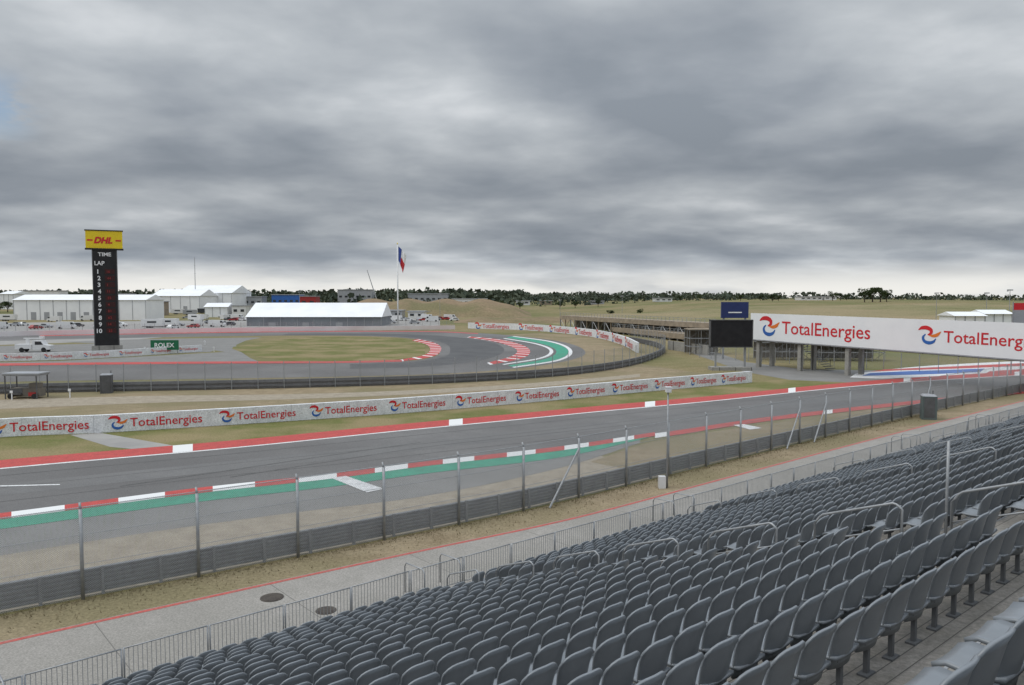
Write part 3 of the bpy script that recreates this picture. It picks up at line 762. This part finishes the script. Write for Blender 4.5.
def tent(px0,px1,ybase,yeave,yridge,D,label,bays=1,side=None,depth=20,name='marquee_tent',door=None):
    x0=at(px0,D)[0];x1=at(px1,D)[0]; w=(x1-x0); zb=terr((x0+x1)/2,D)
    ze=zat(yeave,D)-zb; zr=zat(yridge,D)-zb
    e=ob(name,None,label=label,cat="tent",loc=(x0,D,zb))
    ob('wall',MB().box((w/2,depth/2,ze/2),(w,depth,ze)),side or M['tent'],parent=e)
    for k in range(bays):
        a=w*k/bays; ww=w/bays
        b=MB()
        if bays==1: b.prism([(-.6-depth/2,0),(depth/2+.6,0),(0,zr-ze)],w+1,(w/2,depth/2,ze+.02),math.pi/2)
        else: b.prism([(a-.1,0),(a+ww+.1,0),(a+ww/2,zr-ze)],depth+1,(0,depth/2,ze+.02))
        ob('roof',b,M['tent'],parent=e)
    n=max(3,int(w/6))
    for i in range(n+1): ob('post',MB().box((w*i/n,-.08,ze/2),(.2,.14,ze)),M['csil'],parent=e)
    for i in range(n):
        if R.random()<.25: ob('door',MB().box((w*(i+.5)/n,-.03,ze*.2),(w/n*.4,.06,ze*.4)),door or M['csil'],parent=e)
    return e
tent(14,146,317.5,300,294.5,380,"long low white marquee with shallow pitched roof",1)
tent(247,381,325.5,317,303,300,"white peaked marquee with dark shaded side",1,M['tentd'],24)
tent(152,200,300,296,289,500,"white tent roof above paddock buildings",1,M['tent'],30)
tent(178,232,300,293,285,530,"white high peaked event tent",1,M['tent'],40)
tent(0,14,300,294,291,520,"small white tent beyond car park",1)
tent(205,228,312,307,303,430,"small white pitched tent among trailers",1,None,10)
for a,b_,y,D,l in((955,985,313,215,"small white marquee on grass hill"),(985,1012,311,225,"white hospitality tent with flat roof")):
    tent(a,b_,y+8,y+3,y-1,D,l,1,depth=8)
def building(px0,px1,yt,D,m,label,h2=None,floors=1):
    x0=at(px0,D)[0];x1=at(px1,D)[0];w=x1-x0; zb=terr((x0+x1)/2,D); h=max(2.5,zat(yt,D)-zb)
    e=ob('building',None,label=label,cat="building",loc=(x0,D,zb))
    ob('wall',MB().box((w/2,6,h/2),(w,12,h)),m,parent=e)
    ob('roof',MB().box((w/2,6,h+.25),(w+.8,12.8,.5)),M['csil'],parent=e)
    n=max(2,int(w/4))
    for i in range(n): ob('window',MB().box((w*(i+.5)/n,-.05,h*.6),(w/n*.5,.1,min(1.4,h*.3))),M['glass'],parent=e)
for q in ((272,300,295,560,M['lblue'],"blue walled stand building in paddock"),(300,316,296.5,560,M['cred'],"dark red service building in paddock"),
          (338,372,290,620,M['csil'],"grey industrial building beyond earth bank"),(408,448,294,620,M['csil'],"long low grey building on horizon"),
          (452,487,299,600,M['cwhite'],"low white shed on distant ridge"),(232,262,297,560,M['csil'],"grey flat roofed hall behind tents"),
          (800,822,298,600,M['cwhite'],"small white house on hilltop"),(824,836,298.5,600,M['cwhite'],"small pale house beside hilltop trees"),
          (20,60,291,600,M['cwhite'],"white warehouse beyond the marquees"),(655,672,301,600,M['cwhite'],"white farm building on far hill"),
          (516,530,301,640,M['cwhite'],"tiny white house among far trees"),(100,128,294,600,M['csil'],"pale grey shed behind the marquees"),
          (146,160,302,450,M['brown'],"small tan service hut behind trailers"),(232,246,306,430,M['cwhite'],"white portable office in paddock"),
          (384,402,311,400,M['csil'],"grey portable office beside flagpole"),(408,424,312,400,M['cwhite'],"white portable office near parked cars"),
          (540,552,301,640,M['brown'],"brown barn among distant trees"),(590,604,302,620,M['csil'],"grey farm shed on distant hill")):
    building(*q)
D=152; xa,xb=at(150,D)[0],at(178,D)[0]
e=ob('sign_board',None,label="dark green board with pale lettering beside track",cat="sign",loc=(xa,D,0))
ob('panel',MB().box(((xb-xa)/2,0,1.75),(xb-xa,.15,1.9)),M['pgreen'],parent=e)
for s in(.3,xb-xa-.3): ob('leg',MB().box((s,.1,.45),(.15,.1,.9)),M['steel'],parent=e)
sign(e,"ROLEX",lambda x,z:(x,-.1,z),.8,1.75,.85,M['lwhite'],xb-xa-1.6)

# =================== flagpole ===================
D=330; c=at(398,D); zt=zat(244,D)
e=ob('flagpole',None,label="very tall white flagpole",cat="flagpole",loc=(c[0],c[1],0))
smooth(ob('pole',MB().tube([(0,0,0),(0,0,zt)],.38,10,r2=.16),M['lwhite'],parent=e)); smooth(ob('finial',MB().tube([(0,0,zt),(0,0,zt+.3),(0,0,zt+.6)],.3,8,r2=.05),M['yellow'],parent=e))
fm=bpy.data.materials.new('flag_cloth'); fm.use_nodes=True; nt=fm.node_tree;N=nt.nodes;L=nt.links
b=N['Principled BSDF']; b.inputs['Roughness'].default_value=.8
uv=N.new('ShaderNodeUVMap'); s=N.new('ShaderNodeSeparateXYZ'); L.new(uv.outputs[0],s.inputs[0])
c1=N.new('ShaderNodeMath');c1.operation='LESS_THAN';c1.inputs[1].default_value=.34;L.new(s.outputs[0],c1.inputs[0])
c2=N.new('ShaderNodeMath');c2.operation='LESS_THAN';c2.inputs[1].default_value=.5;L.new(s.outputs[1],c2.inputs[0])
m1=N.new('ShaderNodeMix');m1.data_type='RGBA';m1.inputs[6].default_value=(.75,.75,.75,1);m1.inputs[7].default_value=(.5,.03,.04,1);L.new(c2.outputs[0],m1.inputs[0])
m2=N.new('ShaderNodeMix');m2.data_type='RGBA';m2.inputs[7].default_value=(.03,.06,.25,1);L.new(m1.outputs[2],m2.inputs[6]);L.new(c1.outputs[0],m2.inputs[0]);L.new(m2.outputs[2],b.inputs['Base Color'])
v=[];f=[];uvs=[]
nu,nv=20,10
for i in range(nu+1):
    for j in range(nv+1):
        u=i/nu;w=j/nv
        x=.4+3.4*u**.8*(.55+.45*w); z=zt-1.0-(1-w)*6.0-u*5.2*(1-.25*w)
        y=.35*math.sin(u*12+w*3)*(.3+u)
        v.append((x,y,z)); uvs.append((u,w))
for i in range(nu):
    for j in range(nv): a=i*(nv+1)+j; f.append((a,a+nv+1,a+nv+2,a+1))
me=bpy.data.meshes.new('flag'); me.from_pydata(v,[],f); ul=me.uv_layers.new(name='UVMap')
for li,l in enumerate(me.loops): ul.data[li].uv=uvs[l.vertex_index]
me.polygons.foreach_set('use_smooth',[True]*len(f)); me.update()
ob('flag',me,fm,label="limp blue white and red flag on pole",cat="flag",loc=(c[0],c[1],0))
def mast(px,yt,D,label,r=.15,arm=False):
    x,y=at(px,D); zb=terr(x,y); h=zat(yt,D)-zb
    e=ob('lamp_mast' if arm else 'radio_mast',None,label=label,cat="mast",loc=(x,y,zb))
    ob('pole',MB().tube([(0,0,0),(0,0,h)],r,6,r2=r*.5),M['steel'],parent=e)
    if arm: ob('lamp_head',MB().box((0,0,h),(1.6,.4,.35)).box((-.7,0,h-.3),(.3,.3,.3)),M['csil'],parent=e)
    else: ob('cross_arm',MB().box((0,0,h*.85),(1.2,.1,.1)).box((0,0,h*.7),(1.5,.1,.1)),M['steel'],parent=e)
mast(196,257,520,"thin radio mast above white tents",.3)
D=600; x,y=at(378,D); zb_=terr(x,y); e=ob('mobile_crane',None,label="crane with long slanted boom on skyline",cat="crane",loc=(x,y,zb_))
ob('boom',MB().tube([(0,0,3),(-8,0,zat(270,D)-zb_)],.45,5,r2=.25),M['csil'],parent=e)
ob('body',MB().box((1,0,1.8),(7,3,2.4)).box((3,0,3.4),(2,2.5,1.4)),M['yellow'],parent=e)
for px,yt,D in((936,293,300),(986,293,260),(1009,290,230),(622,296,400),(560,300,420),(440,294,420),(250,290,430),(300,292,430)):
    mast(px,yt,D,"thin lamp mast standing on far grass",.14,True)
D=112;x=at(1019,D)[0]; e=ob('banner_flag',None,label="red and navy upright banner beyond the bridge",cat="banner",loc=(x,D,0))
ob('pole',MB().tube([(-.9,0,0),(-.9,0,zat(302,D))],.08,6),M['steel'],parent=e)
z1=zat(303,D); z0=zat(326,D); ob('upper_cloth',MB().box((0,0,z1-.5),(1.7,.05,1.0)),M['lred'],parent=e); ob('lower_cloth',MB().box((0,0,(z0+z1-1)/2),(1.7,.05,z1-1-z0)),M['csil'],parent=e)

# =================== vehicles ===================
def car_proto(name,m,label,kind='car',group="parked vehicles"):
    e=ob(name,None,label=label,cat='car' if kind=='car' else kind,group=group)
    if kind=='car':
        w=1.8
        b=MB().prism([(-2.2,.3),(2.2,.3),(2.25,.7),(1.5,.9),(.75,1.0),(.35,1.02),(-2.0,1.02),(-2.25,.8)],w)
        b.prism([(-1.9,1.0),(.95,1.0),(.3,1.48),(-1.5,1.5)],w*.88)
        gl=MB().prism([(-1.7,1.06),(.75,1.06),(.25,1.4),(-1.42,1.42)],w*.9)
        wx=(-1.35,1.4); r=.34
    elif kind=='van':
        w=2.1
        b=MB().prism([(-3,.4),(3,.4),(3,1.2),(2.5,1.5),(2.1,2.5),(-3,2.6)],w)
        gl=MB().prism([(1.5,1.6),(2.5,1.6),(2.15,2.3),(1.5,2.3)],w*1.02); wx=(-1.9,2.0); r=.4
    else:
        w=2.2
        b=MB().prism([(-.2,.5),(3,.5),(3.05,1.3),(1.9,1.5),(1.4,2.3),(-.2,2.35)],w)
        b.box((-1.9,0,1.15),(3.1,w,.9)); b.box((-1.5,0,2.1),(.5,.5,1.0)); b.box((-.6,0,2.75),(3.2,.25,.25)); b.box((1.2,0,2.9),(.8,.7,.6))
        gl=MB().prism([(.3,1.5),(1.8,1.5),(1.4,2.15),(.3,2.15)],w*1.02); wx=(-2.2,1.9); r=.48
    ob('body',b,m,parent=e); ob('window',gl,M['glass'],parent=e)
    for x in wx:
        for s in(-1,1): ob('wheel',MB().tube([(x,s*w/2-.12*s,r),(x,s*w/2+.03*s,r)],r,12),M['tyre'],parent=e)
    for s in(-1,1): ob('headlight',MB().box(((2.24 if kind=='car' else 3.0),.6*s,.75),(.06,.3,.16)),M['lwhite'],parent=e)
    return e
protos=[car_proto('parked_car',M['cwhite'],"white car parked in paddock"),car_proto('parked_car',M['cdark'],"dark car parked in paddock"),
        car_proto('parked_car',M['csil'],"silver car parked in paddock"),car_proto('parked_car',M['cred'],"red car parked in paddock"),
        car_proto('parked_van',M['cwhite'],"white van parked in paddock",'van')]
used=[False]*5
spots=[]
for i in range(16): spots.append((386+i*4.6+R.uniform(-1,1),R.uniform(319.5,324)))
for i in range(16): spots.append((150+i*6.0+R.uniform(-2,2),R.uniform(318,329)))
for i in range(10): spots.append((222+i*3+R.uniform(-1,1),R.uniform(317,322)))
for i in range(12): spots.append((2+i*11+R.uniform(-3,3),R.uniform(320,332)))
for sx,sy in spots:
    c=g(sx,sy); k=R.choice([0,0,1,2,2,3,4,4]); rz=R.uniform(-.3,.3)+R.choice([0,math.pi,1.5])
    if not used[k]: protos[k].location=(c[0],c[1],.015); protos[k].rotation_euler=(0,0,rz); used[k]=True
    else: dup(protos[k],(c[0],c[1],.015),rz)
for k in range(5):
    if not used[k]: c=g(200+k*8,325); protos[k].location=(c[0],c[1],.015)
c=g(36,352); tr=car_proto('utility_truck',M['cwhite'],"white utility truck with lifting boom",'truck',None); tr.location=(c[0],c[1],.02); tr.rotation_euler=(0,0,.15)
def trailer(m,label):
    e=ob('trailer',None,label=label,cat="trailer",group="parked trailers")
    ob('body',MB().box((0,0,1.95),(7.5,2.4,2.5)),m,parent=e); ob('window',MB().box((0,-1.22,2.2),(3.2,.04,.6)),M['glass'],parent=e)
    ob('skirt',MB().box((0,0,.6),(6.8,2.1,.25)),M['dkarm'],parent=e)
    for x in(-1.6,-.6):
        for s in(-1,1): ob('wheel',MB().tube([(x,s*1.2,.4),(x,s*1.0,.4)],.4,10),M['tyre'],parent=e)
    return e
tp=[trailer(M['cwhite'],"white trailer parked in paddock"),trailer(M['cdark'],"dark trailer parked in paddock"),trailer(M['csil'],"silver trailer parked in paddock")]
ts=[(153,328,0),(168,327,0),(160,316,1),(178,315.5,0),(190,316,2),(204,315,1),(216,315.5,0),(232,315,2),(243,316,0),(150,315.5,2),(8,321,0),(196,321,0),(388,317,1),(412,317,0),(430,317,2)]
tu=[False]*3
for px,yb,k in ts:
    c=g(px,yb); l=(c[0],c[1],terr(*c))
    if not tu[k]: tp[k].location=l; tp[k].rotation_euler=(0,0,.1); tu[k]=True
    else: dup(tp[k],l,R.uniform(-.4,.4))
c=g(27,398); e=ob('marshal_shelter',None,label="small open marshal shelter with flat canopy",cat="shelter",loc=(c[0],c[1],0))
ob('canopy',MB().box((0,0,2.75),(4.0,2.4,.14)).box((0,0,2.6),(3.8,2.2,.18)),M['csil'],parent=e)
for x in(-1.7,1.7):
    for y in(-1,1): ob('post',MB().box((x,y,1.3),(.1,.1,2.6)),M['dkarm'],parent=e)
ob('counter',MB().box((0,.2,.65),(3.2,1.2,.9)).box((.9,.2,1.35),(1.0,.9,.6)),M['net'],parent=e); ob('bench',MB().box((-.9,-.6,.5),(1.4,.5,.08)).box((-.9,-.4,.85),(1.4,.06,.5)),M['dkarm'],parent=e)
ob('cool_box',MB().box((1.0,-.6,.5),(.7,.4,.4)),M['cred'],parent=e)
for x in(-1.3,1.3):
    ob('wheel',MB().tube([(x,-.9,.28),(x,-.7,.28)],.28,12),M['tyre'],parent=e)
for px,py in((12,400),(70,398),(145,352),(205,345),(214,352)):
    c=g(px,py); e=ob('marker_post',None,label="short white marker post on dry grass",cat="post",group="marker posts",loc=(c[0],c[1],0))
    ob('stake',MB().box((0,0,.5),(.09,.09,1.0)),M['lwhite'],parent=e); ob('plate',MB().box((0,-.08,.9),(.3,.04,.25)),M['lwhite'],parent=e)

# =================== trees ===================
def clump_mesh(centers,n,size,rng):
    v=[];f=[]
    for (cx,cy,cz,rx,rz) in centers:
        for _ in range(n):
            d=rng.normal(size=3); d/=np.linalg.norm(d); rr=rng.uniform(.45,1.0)**.6*(1+.18*rng.normal())
            p=np.array([cx,cy,cz])+d*np.array([rx,rx,rz])*rr
            s=size*rng.uniform(.5,1.3); a=rng.normal(size=3);a/=np.linalg.norm(a); b=np.cross(a,rng.normal(size=3)); b/=np.linalg.norm(b)
            k=len(v); v+= [tuple(p+a*s),tuple(p+b*s*.8),tuple(p-a*s*.9),tuple(p-b*s*.7)]; f.append((k,k+1,k+2,k+3))
    me=bpy.data.meshes.new('crown'); me.from_pydata(v,[],f); me.update(); return me
rng=np.random.default_rng(3)
protoT=[]
for k in range(3):
    e=ob('oak_tree',None,label="broad dark green tree on grassy ridge",cat="tree",group="ridge trees")
    tb=MB().tube([(0,0,-.5),(.1,0,1.5),(0,.1,3.2)],.35,7,r2=.2)
    for j in range(5):
        a=j*1.3+k; tb.tube([(0,0,2.2),(math.cos(a)*1.3,math.sin(a)*1.3,3.8),(math.cos(a)*2.4,math.sin(a)*2.4,5)],.16,5,r2=.05)
    ob('trunk',tb,M['bark'],parent=e)
    cs=[(rng.uniform(-2.8,2.8),rng.uniform(-2.8,2.8),rng.uniform(3.6,6.2),rng.uniform(1.2,2.1),rng.uniform(.9,1.5)) for _ in range(9)]
    me=clump_mesh(cs,90,.34,rng); ob('crown',me,M['leaf'],parent=e); protoT.append(e)
tl=[(772,560,.75),(778,565,.6),(832,560,.9),(840,570,.8),(846,575,.6),(864,500,1.15),(872,505,1.35),(880,500,1.25),(886,510,1.0),(740,590,.7),(760,585,.6),(900,560,.5),(925,560,.45),(700,600,.7),(680,600,.6),(560,560,.8),(575,570,.7),(598,575,.8),(520,560,.8),(500,580,.8),(0,470,.8),(8,480,1.0),(250,480,.8),(262,490,.7),(325,500,.8),(610,420,.55),(640,430,.5)]
for i,(px,D,s) in enumerate(tl):
    x,y=at(px,D); z=terr(x,y)
    if i<3: protoT[i].location=(x,y,z); protoT[i].scale=(s,)*3
    else: dup(protoT[i%3],(x,y,z),R.uniform(0,6),s)
V=[]
def addtree(x,y,z,h,w,n):
    a=rng.uniform(0,6.28,n); zz=z+h*rng.random(n)**.8; r=w*np.sqrt(rng.random(n))*np.sqrt(np.maximum(.1,1-((zz-z)/h-.4)**2*1.6))
    p=np.stack([x+np.cos(a)*r,y+np.sin(a)*r,zz],1); s=(w*rng.uniform(.14,.34,n))[:,None]
    q=rng.normal(size=(n,3)); q/=np.linalg.norm(q,axis=1)[:,None]; b=np.cross(q,rng.normal(size=(n,3))); b/=np.linalg.norm(b,axis=1)[:,None]
    V.append(np.stack([p+q*s,p+b*s,p-q*s,p-b*s],1).reshape(-1,3))
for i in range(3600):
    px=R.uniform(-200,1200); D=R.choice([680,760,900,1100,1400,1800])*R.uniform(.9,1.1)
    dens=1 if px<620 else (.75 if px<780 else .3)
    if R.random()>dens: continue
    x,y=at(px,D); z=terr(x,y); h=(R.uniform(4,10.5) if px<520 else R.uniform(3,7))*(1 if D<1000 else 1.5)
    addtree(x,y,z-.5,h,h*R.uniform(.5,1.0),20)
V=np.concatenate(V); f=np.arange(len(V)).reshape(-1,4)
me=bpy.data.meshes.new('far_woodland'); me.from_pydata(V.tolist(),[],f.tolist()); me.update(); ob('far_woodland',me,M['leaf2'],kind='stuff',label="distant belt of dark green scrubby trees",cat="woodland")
v=[];f=[]
for i in range(8000):
    q=R.uniform(8,90); o=abs(R.gauss(0,.3))+.05; o=o if R.random()<.75 else R.uniform(.1,2.0)
    p=fence.off(q,o); h=R.uniform(.03,.12); a=R.uniform(0,3.14); dx,dy=math.cos(a)*.022,math.sin(a)*.022; l=R.uniform(-.06,.06)
    k=len(v); v+=[(p[0]-dx,p[1]-dy,0),(p[0]+dx,p[1]+dy,0),(p[0]+l,p[1]+l,h)]; f.append((k,k+1,k+2))
me=bpy.data.meshes.new('dry_grass'); me.from_pydata(v,[],f); me.update(); ob('dry_grass',me,M['blade'],kind='stuff',label="tufts of dry grass along the crash barrier",cat="grass")

# =================== WORLD ===================
w=bpy.data.worlds.new("World"); sc.world=w; w.use_nodes=True; nt=w.node_tree; N=nt.nodes; L=nt.links
bg=N['Background']; bg.inputs['Strength'].default_value=.1
AZ_,EL=math.radians(-105),math.radians(52)
sky=N.new('ShaderNodeTexSky'); sky.sky_type='NISHITA'; sky.sun_disc=False; sky.sun_elevation=EL; sky.sun_rotation=AZ_
tc=N.new('ShaderNodeTexCoord'); sp=N.new('ShaderNodeSeparateXYZ'); L.new(tc.outputs['Generated'],sp.inputs[0])
def math_(op,a,b=None,c=None):
    n=N.new('ShaderNodeMath'); n.operation=op
    for i,q in enumerate((a,b,c)):
        if q is None: continue
        if isinstance(q,(int,float)): n.inputs[i].default_value=q
        else: L.new(q,n.inputs[i])
    return n.outputs[0]
def mr(v,a,b,c,d,sm=True):
    n=N.new('ShaderNodeMapRange'); n.interpolation_type='SMOOTHSTEP' if sm else 'LINEAR'
    L.new(v,n.inputs[0]); 
    for i,q in enumerate((a,b,c,d)): n.inputs[i+1].default_value=q
    return n.outputs[0]
Z=math_('MAXIMUM',sp.outputs[2],0.0)
zz=math_('ADD',Z,.16)
cx=math_('DIVIDE',sp.outputs[0],zz); cy=math_('DIVIDE',sp.outputs[1],zz)
cb=N.new('ShaderNodeCombineXYZ'); L.new(cx,cb.inputs[0]); L.new(cy,cb.inputs[1]); cb.inputs[2].default_value=5.3
def noise(sc_,det,rg,dist=0,vec=None,sx=(1,1,1)):
    mp=N.new('ShaderNodeMapping'); L.new(vec or cb.outputs[0],mp.inputs[0]); mp.inputs['Scale'].default_value=sx
    n=N.new('ShaderNodeTexNoise'); n.inputs['Scale'].default_value=sc_; n.inputs['Detail'].default_value=det; n.inputs['Roughness'].default_value=rg; n.inputs['Distortion'].default_value=dist
    L.new(mp.outputs[0],n.inputs['Vector']); return n.outputs['Fac']
n1=noise(1.15,5,.44,.12,None,(1.0,1.1,1)); n2=noise(3.2,5,.5,.15,None,(1.0,1.0,1)); n3=noise(.45,3,.5)
s_=math_('ADD',math_('MULTIPLY',n1,.52),math_('ADD',math_('MULTIPLY',n2,.18),math_('MULTIPLY',n3,.30)))
ramp=N.new('ShaderNodeValToRGB'); L.new(s_,ramp.inputs[0]); cr_=ramp.color_ramp
cr_.elements[0].position=.40; cr_.elements[0].color=(.275,.31,.355,1)
cr_.elements[1].position=.61; cr_.elements[1].color=(.66,.69,.72,1)
for p_,c_ in((.45,(.33,.365,.41,1)),(.50,(.405,.44,.48,1)),(.55,(.50,.535,.57,1))):
    q=cr_.elements.new(p_); q.color=c_
belt=math_('MULTIPLY',mr(Z,.035,.08,0,1),mr(Z,.12,.26,1,0)); dk=math_('SUBTRACT',1.0,math_('MULTIPLY',belt,.16))
v0=N.new('ShaderNodeVectorMath'); v0.operation='SCALE'; L.new(ramp.outputs[0],v0.inputs[0]); L.new(dk,v0.inputs['Scale'])
band=math_('MULTIPLY',mr(Z,.008,.05,1,0),mr(noise(3.2,5,.5,.1,tc.outputs['Generated'],(1.2,1.2,5)),.36,.54,.4,1))
mxb=N.new('ShaderNodeMix'); mxb.data_type='RGBA'; L.new(band,mxb.inputs[0]); L.new(v0.outputs[0],mxb.inputs[6]); mxb.inputs[7].default_value=(.87,.86,.82,1)
zen=mr(Z,.32,.75,1.0,2.8)
v1=N.new('ShaderNodeVectorMath'); v1.operation='SCALE'; L.new(mxb.outputs[2],v1.inputs[0]); L.new(math_('MULTIPLY',zen,10),v1.inputs['Scale'])
hole=N.new('ShaderNodeVectorMath'); hole.operation='DISTANCE'; L.new(tc.outputs['Generated'],hole.inputs[0])
hd=Vector(ray(0,106)).normalized(); hole.inputs[1].default_value=hd
hf=math_('MULTIPLY',mr(hole.outputs['Value'],.0,.05,.75,0),mr(noise(6,5,.55,0,None),.40,.58,0,1))
mxs=N.new('ShaderNodeMix'); mxs.data_type='RGBA'; L.new(hf,mxs.inputs[0]); L.new(v1.outputs[0],mxs.inputs[6]); L.new(sky.outputs[0],mxs.inputs[7])
L.new(mxs.outputs[2],bg.inputs['Color'])
sun=bpy.data.lights.new('sun','SUN'); sun.energy=1.0; sun.angle=math.radians(25); sun.color=(1,.95,.87)
so=bpy.data.objects.new('sun',sun); COL.objects.link(so)
sd=Vector((math.sin(AZ_)*math.cos(EL),math.cos(AZ_)*math.cos(EL),math.sin(EL))); so.rotation_euler=sd.to_track_quat('Z','Y').to_euler()
cam=bpy.data.cameras.new('camera'); co_=bpy.data.objects.new('camera',cam); COL.objects.link(co_); sc.camera=co_
cam.sensor_width=36; cam.lens=F/1024*36; cam.clip_end=20000; cam.clip_start=.1
co_.location=(0,0,H); co_.rotation_euler=(math.pi/2-TH,0,0)
sc.view_settings.view_transform='Standard'; sc.view_settings.look='None'; sc.view_settings.exposure=0
